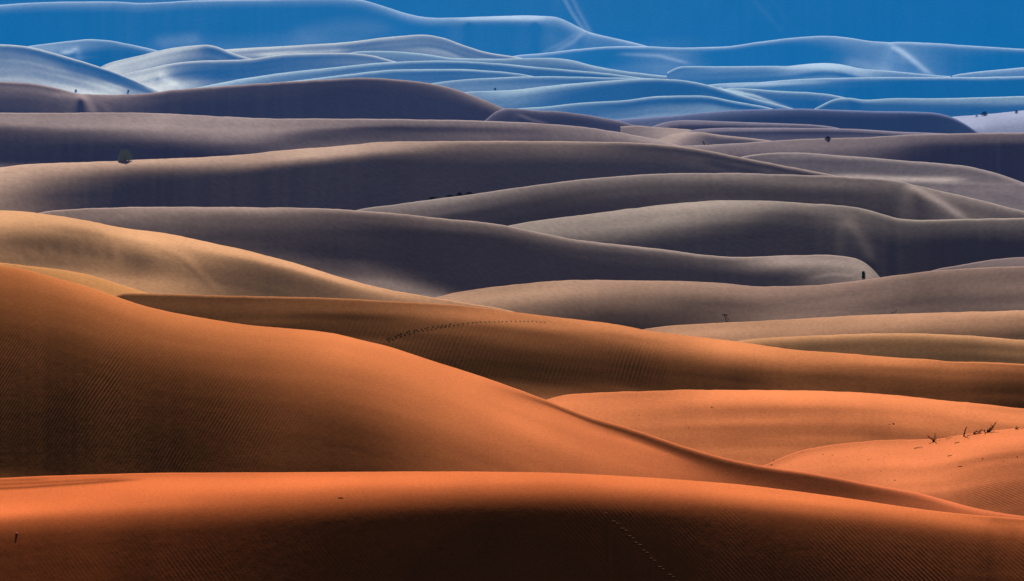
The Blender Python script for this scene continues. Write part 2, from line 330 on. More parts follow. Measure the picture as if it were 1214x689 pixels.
dune('left_pale', 'pale sunlit dune at the left with a hollow and slip marks on its face',
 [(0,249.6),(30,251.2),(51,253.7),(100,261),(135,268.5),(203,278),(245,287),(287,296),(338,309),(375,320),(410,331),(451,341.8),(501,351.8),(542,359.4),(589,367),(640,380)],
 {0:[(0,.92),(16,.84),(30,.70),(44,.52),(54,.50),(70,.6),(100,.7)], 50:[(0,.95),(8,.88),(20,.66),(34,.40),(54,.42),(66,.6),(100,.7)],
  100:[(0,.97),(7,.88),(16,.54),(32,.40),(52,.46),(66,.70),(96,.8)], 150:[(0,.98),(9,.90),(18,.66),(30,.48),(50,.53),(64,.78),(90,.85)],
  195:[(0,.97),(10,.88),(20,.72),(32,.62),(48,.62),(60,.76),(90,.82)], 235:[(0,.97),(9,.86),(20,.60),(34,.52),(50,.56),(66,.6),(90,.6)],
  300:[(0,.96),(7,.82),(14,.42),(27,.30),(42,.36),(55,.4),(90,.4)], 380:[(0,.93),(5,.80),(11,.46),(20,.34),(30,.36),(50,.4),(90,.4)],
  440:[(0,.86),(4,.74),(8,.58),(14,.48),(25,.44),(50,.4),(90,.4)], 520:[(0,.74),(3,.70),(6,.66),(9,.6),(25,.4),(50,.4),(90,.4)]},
 ((240,178,130),(224,166,130)), haze_glow=(.006,.006,.010), grain=.7, us=22., leak=2.2,
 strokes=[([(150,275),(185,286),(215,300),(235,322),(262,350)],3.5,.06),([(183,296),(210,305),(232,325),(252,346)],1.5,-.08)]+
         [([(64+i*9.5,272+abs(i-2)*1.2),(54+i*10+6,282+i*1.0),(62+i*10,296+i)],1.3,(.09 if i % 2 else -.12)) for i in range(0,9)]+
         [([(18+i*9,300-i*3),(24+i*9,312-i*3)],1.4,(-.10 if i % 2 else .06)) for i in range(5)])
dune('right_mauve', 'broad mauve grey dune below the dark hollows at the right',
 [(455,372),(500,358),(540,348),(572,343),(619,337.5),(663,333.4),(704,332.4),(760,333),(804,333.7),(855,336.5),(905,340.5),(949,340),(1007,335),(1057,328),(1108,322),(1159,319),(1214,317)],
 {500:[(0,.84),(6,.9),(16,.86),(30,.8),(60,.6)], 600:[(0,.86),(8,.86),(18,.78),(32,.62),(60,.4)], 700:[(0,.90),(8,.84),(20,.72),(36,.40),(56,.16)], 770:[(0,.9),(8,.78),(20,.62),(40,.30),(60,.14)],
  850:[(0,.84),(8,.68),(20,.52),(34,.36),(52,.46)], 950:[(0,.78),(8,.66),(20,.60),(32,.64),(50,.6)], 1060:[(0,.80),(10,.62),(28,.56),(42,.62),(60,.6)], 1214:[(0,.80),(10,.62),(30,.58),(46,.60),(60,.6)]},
 ((216,164,124),(176,144,130)), haze_glow=A1, grain=.55, nz=.08)
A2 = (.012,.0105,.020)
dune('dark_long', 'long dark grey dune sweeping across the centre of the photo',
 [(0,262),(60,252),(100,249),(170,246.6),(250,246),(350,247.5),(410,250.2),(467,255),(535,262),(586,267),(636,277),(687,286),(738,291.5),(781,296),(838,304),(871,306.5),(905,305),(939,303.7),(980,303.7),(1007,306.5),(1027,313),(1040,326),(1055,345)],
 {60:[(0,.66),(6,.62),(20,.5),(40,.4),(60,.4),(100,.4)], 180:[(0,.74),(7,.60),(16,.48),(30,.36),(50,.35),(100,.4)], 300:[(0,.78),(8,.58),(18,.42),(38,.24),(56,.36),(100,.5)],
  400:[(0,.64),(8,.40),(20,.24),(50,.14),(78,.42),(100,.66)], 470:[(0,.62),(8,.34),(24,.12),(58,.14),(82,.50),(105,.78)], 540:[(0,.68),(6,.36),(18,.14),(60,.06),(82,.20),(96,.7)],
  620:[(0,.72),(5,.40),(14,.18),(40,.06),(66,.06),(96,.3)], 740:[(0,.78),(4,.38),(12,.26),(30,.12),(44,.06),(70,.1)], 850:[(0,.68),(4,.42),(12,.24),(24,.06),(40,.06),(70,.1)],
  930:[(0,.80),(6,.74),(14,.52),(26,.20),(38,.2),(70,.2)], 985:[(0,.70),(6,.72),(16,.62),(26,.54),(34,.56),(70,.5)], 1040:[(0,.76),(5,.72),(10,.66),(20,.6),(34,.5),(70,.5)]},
 ((204,172,158),(190,168,156)), haze_glow=A2, grain=.5, nz=.08,
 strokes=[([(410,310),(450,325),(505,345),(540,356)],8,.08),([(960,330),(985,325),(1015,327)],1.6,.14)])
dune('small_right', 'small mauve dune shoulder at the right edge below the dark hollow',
 [(1080,335),(1101,323.5),(1142,315.5),(1175,309.5),(1214,306)], {1100:[(0,.6),(20,.55)],1214:[(0,.72),(20,.62)]}, (168,144,140), haze_glow=A2, grain=.5)
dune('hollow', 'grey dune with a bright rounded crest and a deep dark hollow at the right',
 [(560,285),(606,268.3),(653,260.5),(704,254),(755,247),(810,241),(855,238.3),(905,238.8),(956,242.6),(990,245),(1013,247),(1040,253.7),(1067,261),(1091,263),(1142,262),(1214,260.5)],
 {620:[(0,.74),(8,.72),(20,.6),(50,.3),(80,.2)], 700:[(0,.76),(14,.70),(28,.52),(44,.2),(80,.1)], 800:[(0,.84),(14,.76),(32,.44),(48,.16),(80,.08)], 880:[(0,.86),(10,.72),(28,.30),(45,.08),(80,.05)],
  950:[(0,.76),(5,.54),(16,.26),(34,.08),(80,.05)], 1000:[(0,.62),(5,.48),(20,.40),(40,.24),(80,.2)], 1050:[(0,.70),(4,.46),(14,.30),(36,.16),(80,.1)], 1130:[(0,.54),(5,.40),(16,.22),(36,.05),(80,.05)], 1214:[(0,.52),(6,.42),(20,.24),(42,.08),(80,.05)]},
 (192,172,160), haze_glow=A2, grain=.45, nz=.06, strokes=[([(1000,256),(1018,280),(1035,312)],5,.16)])
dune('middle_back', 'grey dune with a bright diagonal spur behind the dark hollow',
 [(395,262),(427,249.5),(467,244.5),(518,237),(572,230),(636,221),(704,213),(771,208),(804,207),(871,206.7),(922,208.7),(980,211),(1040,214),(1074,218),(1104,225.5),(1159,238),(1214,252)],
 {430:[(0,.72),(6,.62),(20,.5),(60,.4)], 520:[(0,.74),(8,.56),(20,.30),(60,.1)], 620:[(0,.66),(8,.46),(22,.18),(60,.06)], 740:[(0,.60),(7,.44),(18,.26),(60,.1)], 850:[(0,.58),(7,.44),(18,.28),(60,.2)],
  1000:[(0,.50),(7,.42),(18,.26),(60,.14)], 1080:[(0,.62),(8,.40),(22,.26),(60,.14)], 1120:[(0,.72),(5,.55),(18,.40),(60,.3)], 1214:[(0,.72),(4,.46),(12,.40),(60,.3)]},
 (188,168,160), haze_glow=A2, grain=.45, nz=.06, strokes=[([(1072,218),(1090,226),(1115,240),(1148,262)],3.2,.34)])
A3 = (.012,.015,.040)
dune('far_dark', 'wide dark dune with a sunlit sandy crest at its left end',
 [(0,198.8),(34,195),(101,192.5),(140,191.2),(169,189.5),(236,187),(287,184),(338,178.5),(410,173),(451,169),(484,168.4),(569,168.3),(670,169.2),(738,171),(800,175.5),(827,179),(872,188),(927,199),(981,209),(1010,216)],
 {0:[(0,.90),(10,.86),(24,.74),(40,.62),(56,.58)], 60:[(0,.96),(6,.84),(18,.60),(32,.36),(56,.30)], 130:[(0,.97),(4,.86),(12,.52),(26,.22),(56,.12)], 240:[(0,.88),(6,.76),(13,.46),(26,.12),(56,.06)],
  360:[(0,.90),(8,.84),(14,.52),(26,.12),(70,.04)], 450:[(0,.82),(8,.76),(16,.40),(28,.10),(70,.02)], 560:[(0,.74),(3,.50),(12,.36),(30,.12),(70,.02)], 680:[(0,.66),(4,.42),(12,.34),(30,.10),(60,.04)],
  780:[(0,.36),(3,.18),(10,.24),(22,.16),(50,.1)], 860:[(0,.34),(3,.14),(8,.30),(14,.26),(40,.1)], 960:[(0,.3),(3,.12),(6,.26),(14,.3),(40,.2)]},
 ((222,182,158),(192,170,162)), haze_glow=(.013,.015,.034), grain=.4, nz=.07, strokes=[([(835,190),(870,200),(905,205)],3,-.12)])
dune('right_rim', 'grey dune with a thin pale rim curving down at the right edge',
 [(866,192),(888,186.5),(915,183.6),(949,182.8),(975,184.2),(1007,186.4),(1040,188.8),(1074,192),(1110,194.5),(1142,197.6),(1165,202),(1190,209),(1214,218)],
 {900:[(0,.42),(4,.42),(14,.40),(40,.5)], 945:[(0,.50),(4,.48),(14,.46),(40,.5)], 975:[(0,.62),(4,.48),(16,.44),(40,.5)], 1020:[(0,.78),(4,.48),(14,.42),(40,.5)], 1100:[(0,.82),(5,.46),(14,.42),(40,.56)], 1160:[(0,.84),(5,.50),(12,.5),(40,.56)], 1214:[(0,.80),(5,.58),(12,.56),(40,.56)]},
 (190,172,168), haze_glow=A3, grain=.4, strokes=[([(975,209),(1020,210),(1060,212.5),(1110,213),(1150,213)],2.6,.40),([(1100,217),(1214,219)],1,.10),([(1040,222),(1214,227)],3,.06)])
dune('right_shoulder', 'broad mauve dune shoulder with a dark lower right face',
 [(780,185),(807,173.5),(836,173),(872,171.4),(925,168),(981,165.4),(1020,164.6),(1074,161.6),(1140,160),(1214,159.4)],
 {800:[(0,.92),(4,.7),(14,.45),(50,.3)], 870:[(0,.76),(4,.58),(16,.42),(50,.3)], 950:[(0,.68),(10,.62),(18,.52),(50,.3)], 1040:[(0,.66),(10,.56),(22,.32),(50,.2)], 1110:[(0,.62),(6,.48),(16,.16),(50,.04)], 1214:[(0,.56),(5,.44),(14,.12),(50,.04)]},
 (184,164,164), haze_glow=A3, grain=.4, nz=.06)
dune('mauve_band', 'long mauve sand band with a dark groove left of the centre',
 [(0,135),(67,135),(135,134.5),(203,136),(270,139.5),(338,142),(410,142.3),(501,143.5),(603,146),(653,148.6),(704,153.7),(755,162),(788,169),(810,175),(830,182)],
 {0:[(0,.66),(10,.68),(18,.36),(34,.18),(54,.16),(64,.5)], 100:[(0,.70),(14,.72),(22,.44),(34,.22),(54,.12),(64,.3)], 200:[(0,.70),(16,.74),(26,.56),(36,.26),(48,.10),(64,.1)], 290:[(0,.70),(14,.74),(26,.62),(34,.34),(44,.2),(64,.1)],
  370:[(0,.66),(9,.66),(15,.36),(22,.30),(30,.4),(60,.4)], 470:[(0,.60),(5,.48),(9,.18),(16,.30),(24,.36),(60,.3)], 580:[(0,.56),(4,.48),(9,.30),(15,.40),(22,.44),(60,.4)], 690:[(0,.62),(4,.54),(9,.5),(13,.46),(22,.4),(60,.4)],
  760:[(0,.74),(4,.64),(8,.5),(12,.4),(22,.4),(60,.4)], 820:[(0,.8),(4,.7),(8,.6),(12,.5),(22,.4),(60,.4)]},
 ((196,172,168),(198,176,172)), haze_glow=A3, grain=.4, nz=.06)
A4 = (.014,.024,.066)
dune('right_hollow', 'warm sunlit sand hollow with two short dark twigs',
 [(762,176),(780,166),(800,158),(827,156.6),(854,160.5),(887,164.5),(916,168),(940,174)],
 {780:[(0,.80),(5,.82),(12,.8),(25,.7)], 805:[(0,.92),(5,.86),(12,.8),(25,.7)], 840:[(0,.85),(3,.46),(8,.28),(25,.3)], 920:[(0,.72),(2,.3),(6,.24),(25,.3)]}, (196,172,164), haze_glow=A4, grain=.4)
dune('right_sliver', 'thin grey dune with a pale line of a crest right of the hollow',
 [(805,162),(823,154.8),(872,152.7),(927,153),(1020,154.6),(1060,157),(1108,159.2),(1160,161.5),(1214,163)],
 {820:[(0,.74),(2,.68),(5,.3),(9,.3),(20,.3)], 930:[(0,.74),(2,.60),(4,.22),(8,.32),(14,.44)], 1040:[(0,.72),(1.5,.56),(3.5,.20),(6,.36),(14,.44)], 1120:[(0,.6),(2,.5),(4,.4),(8,.4),(14,.4)]}, (168,156,170), haze_glow=A4, grain=.4, jit=.1)
dune('sand_lens', 'warm pale sand slope between the grey dunes right of the centre',
 [(735,152),(755,150.5),(771,151.8),(800,153),(820,155),(836,160),(850,168)],
 {750:[(0,.62),(4,.55),(20,.6)],790:[(0,.80),(4,.78),(20,.82)],830:[(0,.9),(4,.85),(20,.8)]}, (190,168,162), haze_glow=A4, grain=.4)
dune('thin_right', 'narrow grey dune with a pale rim tapering to the right',
 [(765,155),(790,146),(810,143.8),(836,144.5),(890,146.6),(930,147.7),(963,149),(994,153),(1010,158)],
 {790:[(0,.62),(3,.58),(7,.3),(15,.3)], 880:[(0,.66),(2.5,.5),(5,.12),(15,.1)], 990:[(0,.7),(2,.3),(5,.12),(15,.1)]}, (166,156,172), haze_glow=A4, grain=.4, jit=.1)
dune('grey_hump', 'low grey dune right of the large dark crest',
 [(570,150),(590,133),(603,130.2),(636,133),(670,135),(704,139.5),(738,146),(760,152),(785,158),(810,166)],
 {600:[(0,.50),(3,.36),(20,.2)], 680:[(0,.52),(3,.3),(9,.16),(20,.2)], 750:[(0,.60),(3,.34),(9,.3),(20,.3)], 800:[(0,.8),(3,.7),(9,.6),(20,.6)]}, (160,150,166), haze_glow=A4, grain=.4,
 strokes=[([(612,135),(630,142),(650,147)],1.0,.35)])
dune('grey_left', 'large dark grey dune with a rounded crest before the blue dunes',
 [(0,99),(34,101),(67.5,106.5),(91,111.3),(113,113),(135,113.2),(169,112.3),(203,108.7),(253,105.4),(304,102),(371,98),(410,96),(434,95),(467,97),(511,101),(552,111.5),(586,125),(616,137),(640,144.5),(665,152)],
 {0:[(0,.34),(5,.44),(16,.36),(40,.2)], 60:[(0,.40),(5,.52),(16,.40),(40,.2)], 90:[(0,.74),(3,.56),(14,.40),(40,.3)], 130:[(0,.74),(3,.58),(14,.44),(40,.3)], 190:[(0,.60),(4,.30),(14,.22),(40,.1)],
  300:[(0,.26),(5,.18),(20,.10),(50,.06)], 430:[(0,.22),(6,.14),(20,.10),(50,.04)], 520:[(0,.48),(5,.26),(20,.12),(50,.06)], 580:[(0,.72),(4,.48),(14,.14),(50,.06)], 640:[(0,.72),(3,.5),(14,.3),(50,.2)]},
 (186,164,164), haze_glow=A4, grain=.4, strokes=[([(92,112),(102,118),(110,135)],2.4,.30),([(112,118),(120,124),(132,135)],3,.10),([(60,113),(95,114)],2,.10)])
dune('dark_right', 'dark slate dune with a steep right end below the pale slope',
 [(700,152),(733,143),(760,141),(800,138),(838,134.5),(878,132),(930,131),(956,131.3),(1000,133),(1040,134.3),(1080,135),(1108,136.6),(1121,139),(1142,148.6),(1155,157),(1170,168)],
 {740:[(0,.66),(4,.5),(12,.4),(30,.4)], 800:[(0,.70),(3,.5),(8,.5),(30,.4)], 880:[(0,.64),(5,.40),(12,.16),(30,.1)], 960:[(0,.46),(5,.26),(12,.06),(30,.04)], 1050:[(0,.42),(5,.22),(12,.06),(30,.04)], 1110:[(0,.3),(3,.14),(10,.12),(30,.04)], 1150:[(0,.2),(3,.2),(10,.2),(30,.2)]},
 ((150,160,200),(140,150,190)), haze_glow=(.014,.034,.09), grain=.4, jit=.15)
dune('white_slope', 'pale lilac sunlit slope with two small shrubs at the right edge',
 [(1085,150),(1108,142),(1125,139),(1175,135),(1214,131)], {1100:[(0,.9),(5,.95),(20,.8)],1214:[(0,.92),(8,.88),(28,.70)]}, (178,184,214), haze_glow=(.02,.045,.11), grain=.5, nz=.1)

# the blue distance: haze is put into the sand's glow and blue tint
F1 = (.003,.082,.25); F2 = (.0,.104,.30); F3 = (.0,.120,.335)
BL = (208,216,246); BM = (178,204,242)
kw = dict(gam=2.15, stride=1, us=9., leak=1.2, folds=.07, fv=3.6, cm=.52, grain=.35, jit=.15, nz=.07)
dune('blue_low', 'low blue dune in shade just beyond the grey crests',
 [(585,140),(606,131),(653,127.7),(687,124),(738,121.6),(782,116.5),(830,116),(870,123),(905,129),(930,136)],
 {606:[(0,.78),(3,.5),(10,.5),(20,.6)], 700:[(0,.52),(3,.25),(9,.30),(20,.5)], 790:[(0,.34),(3,.10),(10,.42),(24,.6)], 880:[(0,.2),(3,.12),(8,.5),(24,.6)]}, BM, haze_glow=F1, extra=.05, **kw)
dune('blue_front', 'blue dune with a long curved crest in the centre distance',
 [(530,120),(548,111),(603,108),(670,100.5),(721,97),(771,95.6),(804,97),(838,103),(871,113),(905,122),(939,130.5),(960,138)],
 {550:[(0,.66),(3,.60),(12,.50),(30,.5)], 620:[(0,.80),(5,.62),(14,.34),(30,.3)], 700:[(0,.70),(5,.30),(14,.10),(30,.2)], 780:[(0,.34),(4,.06),(14,.08),(30,.3)], 850:[(0,.3),(4,.10),(10,.26),(30,.4)], 930:[(0,.4),(4,.2),(10,.3),(30,.4)]}, BM, haze_glow=F1, **kw)
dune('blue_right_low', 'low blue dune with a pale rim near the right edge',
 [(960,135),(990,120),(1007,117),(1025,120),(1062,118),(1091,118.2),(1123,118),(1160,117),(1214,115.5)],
 {985:[(0,.2),(2,.12),(8,.1),(20,.1)], 1010:[(0,.60),(2,.3),(8,.1),(20,.1)], 1060:[(0,.66),(3,.48),(8,.14),(20,.1)], 1120:[(0,.7),(4,.5),(9,.16),(20,.1)], 1214:[(0,.66),(5,.56),(9,.3),(20,.2)]}, BM, haze_glow=F1, **kw)
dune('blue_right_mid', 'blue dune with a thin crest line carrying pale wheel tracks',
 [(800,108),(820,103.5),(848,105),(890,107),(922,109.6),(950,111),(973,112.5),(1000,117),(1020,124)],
 {830:[(0,.6),(3,.4),(10,.3),(24,.3)], 900:[(0,.62),(3,.36),(12,.16),(24,.1)], 980:[(0,.6),(3,.3),(12,.1),(24,.1)]}, BM, haze_glow=F1, **kw,
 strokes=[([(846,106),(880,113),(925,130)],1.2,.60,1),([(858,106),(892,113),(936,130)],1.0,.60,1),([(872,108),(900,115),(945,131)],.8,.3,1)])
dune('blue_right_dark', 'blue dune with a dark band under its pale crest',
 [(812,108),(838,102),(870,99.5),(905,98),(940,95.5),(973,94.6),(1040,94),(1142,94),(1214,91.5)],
 {840:[(0,.74),(3,.60),(8,.3),(30,.2)], 920:[(0,.70),(4,.52),(8,.26),(30,.2)], 1000:[(0,.44),(4,.26),(10,.16),(30,.1)], 1120:[(0,.36),(3,.10),(10,.06),(30,.04)], 1214:[(0,.6),(4,.12),(12,.04),(30,.04)]}, BM, haze_glow=F2, **kw,
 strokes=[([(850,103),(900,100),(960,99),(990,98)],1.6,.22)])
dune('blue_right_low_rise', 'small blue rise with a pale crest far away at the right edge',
 [(1110,100),(1131,91),(1175,85),(1214,81)], {1130:[(0,.5),(3,.4),(12,.3)],1214:[(0,.66),(4,.5),(10,.4)]}, BM, haze_glow=F2, **kw)
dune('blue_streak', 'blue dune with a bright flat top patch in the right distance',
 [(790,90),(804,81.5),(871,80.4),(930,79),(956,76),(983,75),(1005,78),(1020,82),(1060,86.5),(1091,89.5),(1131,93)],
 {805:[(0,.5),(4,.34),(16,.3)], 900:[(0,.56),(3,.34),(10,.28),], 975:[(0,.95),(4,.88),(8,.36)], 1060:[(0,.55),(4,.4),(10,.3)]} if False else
 {805:[(0,.25),(4,.3),(16,.3)], 860:[(0,.5),(4,.34),(16,.3)], 900:[(0,.56),(3,.34),(16,.28)], 975:[(0,.95),(5,.84),(10,.36)], 1060:[(0,.55),(4,.4),(14,.3)]}, BM, haze_glow=F2, **kw)
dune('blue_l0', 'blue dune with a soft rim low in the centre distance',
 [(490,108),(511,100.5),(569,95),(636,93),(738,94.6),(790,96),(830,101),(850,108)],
 {520:[(0,.66),(3,.46),(20,.4)], 620:[(0,.52),(3,.36),(12,.4)], 740:[(0,.44),(3,.2),(12,.3)], 820:[(0,.4),(3,.2),(12,.2)]}, BM, haze_glow=F1, **kw)
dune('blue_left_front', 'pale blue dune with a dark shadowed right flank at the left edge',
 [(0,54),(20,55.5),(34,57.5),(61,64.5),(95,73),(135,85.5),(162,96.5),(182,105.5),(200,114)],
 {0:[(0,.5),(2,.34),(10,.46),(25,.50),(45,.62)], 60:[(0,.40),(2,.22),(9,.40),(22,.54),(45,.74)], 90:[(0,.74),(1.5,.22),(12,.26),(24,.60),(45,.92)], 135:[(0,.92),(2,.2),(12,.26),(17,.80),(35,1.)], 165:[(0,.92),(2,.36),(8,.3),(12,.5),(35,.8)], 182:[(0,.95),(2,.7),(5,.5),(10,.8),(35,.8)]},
 BL, haze_glow=F1, **kw)
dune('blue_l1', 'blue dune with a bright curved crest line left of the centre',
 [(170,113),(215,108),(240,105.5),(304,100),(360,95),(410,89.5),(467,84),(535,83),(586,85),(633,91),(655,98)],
 {200:[(0,.92),(5,.7),(20,.6)], 300:[(0,.92),(5,.6),(20,.5)], 420:[(0,.85),(4,.36),(14,.3)], 560:[(0,.82),(2.5,.3),(10,.36)], 640:[(0,.8),(2,.4),(10,.4)]}, BM, haze_glow=F1, **kw)
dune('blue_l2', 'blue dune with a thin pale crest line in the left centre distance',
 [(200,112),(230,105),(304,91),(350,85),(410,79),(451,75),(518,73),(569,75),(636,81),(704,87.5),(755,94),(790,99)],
 {220:[(0,.9),(3,.8),(14,.6)], 320:[(0,.85),(4,.5),(14,.4)], 430:[(0,.72),(3,.42),(10,.34)], 560:[(0,.66),(2,.24),(8,.24)], 740:[(0,.6),(2,.22),(8,.3)]}, BM, haze_glow=F1, **kw)
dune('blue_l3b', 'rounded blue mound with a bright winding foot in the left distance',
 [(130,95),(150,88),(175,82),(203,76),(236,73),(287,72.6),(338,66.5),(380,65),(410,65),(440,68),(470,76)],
 {140:[(0,.9),(4,.85),(14,.85),(30,.9)], 190:[(0,.95),(4,.80),(14,.76),(30,.9)], 205:[(0,.95),(3,.50),(14,.46),(28,.85)], 260:[(0,.80),(3,.34),(16,.14),(30,.4)], 330:[(0,.60),(4,.26),(18,.2),(30,.4)], 430:[(0,.5),(4,.4),(14,.4),(30,.4)]}, BL, haze_glow=F1, **kw,
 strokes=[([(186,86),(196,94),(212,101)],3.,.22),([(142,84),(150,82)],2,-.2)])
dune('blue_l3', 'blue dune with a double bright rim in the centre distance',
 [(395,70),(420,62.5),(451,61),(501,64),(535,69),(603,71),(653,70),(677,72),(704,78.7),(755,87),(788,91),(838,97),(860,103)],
 {430:[(0,.8),(2,.45),(10,.36)], 520:[(0,.9),(2,.5),(10,.4)], 620:[(0,.7),(3,.46),(12,.4)], 700:[(0,.9),(3,.6),(8,.3)], 800:[(0,.8),(2,.4),(10,.3)]}, BM, haze_glow=F1, **kw)
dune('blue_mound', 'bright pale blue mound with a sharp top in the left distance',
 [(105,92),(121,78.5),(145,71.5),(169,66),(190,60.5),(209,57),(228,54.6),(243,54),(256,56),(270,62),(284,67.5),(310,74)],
 {125:[(0,.95),(5,.85),(20,.8)], 180:[(0,.98),(6,.86),(18,.74)], 225:[(0,.97),(6,.62),(16,.5)], 250:[(0,.80),(3,.22),(13,.30)], 290:[(0,.7),(3,.3),(10,.4)]}, BL, haze_glow=F1, **kw)
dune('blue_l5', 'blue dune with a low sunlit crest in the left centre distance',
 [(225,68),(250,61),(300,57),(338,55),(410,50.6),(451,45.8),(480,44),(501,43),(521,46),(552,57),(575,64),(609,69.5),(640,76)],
 {250:[(0,.84),(4,.7),(14,.5)], 330:[(0,.84),(4,.64),(12,.4)], 430:[(0,.80),(3,.42),(14,.3)], 510:[(0,.50),(8,.44),(18,.50)], 580:[(0,.5),(3,.4),(18,.4)]}, BL, haze_glow=F1, **kw,
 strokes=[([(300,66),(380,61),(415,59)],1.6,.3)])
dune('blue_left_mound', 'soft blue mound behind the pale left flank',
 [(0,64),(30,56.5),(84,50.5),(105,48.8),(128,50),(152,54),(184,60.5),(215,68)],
 {30:[(0,.70),(4,.7),(14,.6),(30,.6)], 85:[(0,.55),(5,.60),(14,.42),(30,.3)], 120:[(0,.50),(5,.40),(14,.14),(30,.12)], 160:[(0,.62),(4,.24),(14,.10),(30,.1)], 200:[(0,.7),(4,.5),(14,.4),(30,.4)]}, BM, haze_glow=F2, **kw,
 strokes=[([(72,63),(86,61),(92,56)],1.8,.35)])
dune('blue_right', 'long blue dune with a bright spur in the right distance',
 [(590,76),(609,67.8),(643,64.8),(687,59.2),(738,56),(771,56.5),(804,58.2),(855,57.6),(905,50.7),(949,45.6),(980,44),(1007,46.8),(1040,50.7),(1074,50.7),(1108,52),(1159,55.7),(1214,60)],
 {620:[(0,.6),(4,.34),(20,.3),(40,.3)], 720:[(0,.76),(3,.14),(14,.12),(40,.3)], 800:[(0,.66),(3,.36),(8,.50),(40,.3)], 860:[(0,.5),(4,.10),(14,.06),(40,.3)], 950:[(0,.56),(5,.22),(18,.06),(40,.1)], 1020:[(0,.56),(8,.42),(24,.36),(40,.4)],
  1060:[(0,.90),(4,.50),(20,.5),(40,.5)], 1110:[(0,.90),(5,.40),(20,.26),(40,.3)], 1214:[(0,.64),(4,.20),(16,.04),(40,.04)]}, BM, haze_glow=F3, **dict(kw, us=20., leak=1.3, folds=.04, fv=6.),
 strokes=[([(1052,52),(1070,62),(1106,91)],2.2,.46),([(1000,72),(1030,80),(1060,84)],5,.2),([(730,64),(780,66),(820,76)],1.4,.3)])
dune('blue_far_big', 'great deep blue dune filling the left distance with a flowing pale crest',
 [(0,7.5),(30,5.2),(84,3.4),(135,3.6),(169,6),(200,4.4),(236,2.6),(300,1.5),(350,.5),(400,-.5),(425,1),(451,7.4),(484,17.6),(505,21.6),(518,22.4),(569,20),(619,18.6),(657,20.3),(677,28.7),(697,38),(724,44.5),(758,52.5),(790,62)],
 {0:[(0,.74),(6,.36),(18,.04),(60,.02)], 120:[(0,.62),(5,.36),(18,.06),(60,.14)], 180:[(0,.5),(5,.34),(16,.04),(60,.24)], 300:[(0,.5),(4,.3),(16,.02),(60,.40)], 420:[(0,.60),(5,.34),(14,.12),(60,.24)], 470:[(0,.78),(5,.42),(14,.13),(60,.18)],
  550:[(0,.80),(5,.36),(14,.12),(60,.14)], 640:[(0,.90),(6,.44),(16,.14),(60,.18)], 675:[(0,.70),(5,.48),(14,.24),(60,.32)], 700:[(0,.90),(3,.50),(10,.34),(60,.4)], 760:[(0,.90),(3,.5),(10,.34),(60,.4)]}, BM, haze_glow=F3, **dict(kw, us=34., leak=1.3, folds=.03, fv=8.),
 strokes=[([(540,23),(600,22),(650,23)],2.2,.30),([(694,38),(680,50),(655,64)],1.6,.30),([(686,38),(670,50),(640,64)],1.2,.2),([(340,44),(400,34),(470,36)],10,.16),([(180,50),(240,46)],7,.22)])
dune('blue_backdrop', 'farthest deep blue sand slope with faint pale wheel tracks',
 [(0,-26),(400,-30),(800,-28),(1214,-26)], {0:[(0,.2),(20,.2),(34,.3),(60,.2),(110,.1)], 200:[(0,.2),(20,.2),(30,.34),(60,.2),(110,.1)], 420:[(0,.2),(20,.16),(40,.10),(60,.05),(110,.1)], 640:[(0,.1),(20,.04),(50,.02),(78,.04),(110,.2)], 720:[(0,.1),(20,.03),(50,.04),(70,.10),(110,.4)], 790:[(0,.1),(20,.03),(50,.06),(78,.34),(110,.5)], 870:[(0,.1),(20,.08),(50,.10),(78,.14),(110,.1)], 1000:[(0,.1),(20,.05),(50,.04),(78,.03),(110,.1)], 1214:[(0,.1),(20,.04),(50,.02),(80,.02),(110,.1)]}, BM, haze_glow=F3, **dict(kw, us=34., leak=1.3, folds=.02, fv=8., gam=2.6),
 strokes=[([(664,-8),(676,14),(692,37)],1.5,.62,1),([(674,-8),(685,14),(698,37)],1.3,.58,1),([(888,-5),(930,42)],3,.22),([(912,-5),(938,34)],2.5,.20),([(820,-5),(860,20)],6,.12)])


# ------------------------------------------------------------------ small things on the sand
def plain(name, c, c2=None, haze_glow=NO, rough=.9):
    m = bpy.data.materials.new(name); m.use_nodes = True; t = m.node_tree; b = t.nodes['Principled BSDF']
    b.inputs['Roughness'].default_value = rough; b.inputs['Specular IOR Level'].default_value = .15
    no = t.nodes.new('ShaderNodeTexNoise'); no.inputs['Scale'].default_value = 6
    mx = t.nodes.new('ShaderNodeMix'); mx.data_type = 'RGBA'; mx.inputs[6].default_value = (*c, 1)
    mx.inputs[7].default_value = (*(c2 or tuple(.6*x for x in c)), 1)
    t.links.new(no.outputs[0], mx.inputs[0]); t.links.new(mx.outputs[2], b.inputs['Base Color'])
    if max(haze_glow) > 0: b.inputs['Emission Color'].default_value = (*haze_glow, 1); b.inputs['Emission Strength'].default_value = 1  # small plants glow faintly too, as haze in front of them
    return m
def V3(*a): return np.array(a, float)
def new_obj(name, vs, fs, mat, parent=None, smooth=True):
    me = bpy.data.meshes.new(name); me.from_pydata([tuple(map(float, v)) for v in vs], [], fs); me.update()
    if smooth: me.polygons.foreach_set('use_smooth', [True]*len(me.polygons))
    me.materials.append(mat); o = bpy.data.objects.new(name, me); bpy.context.collection.objects.link(o)
    if parent: o.parent = parent
    return o
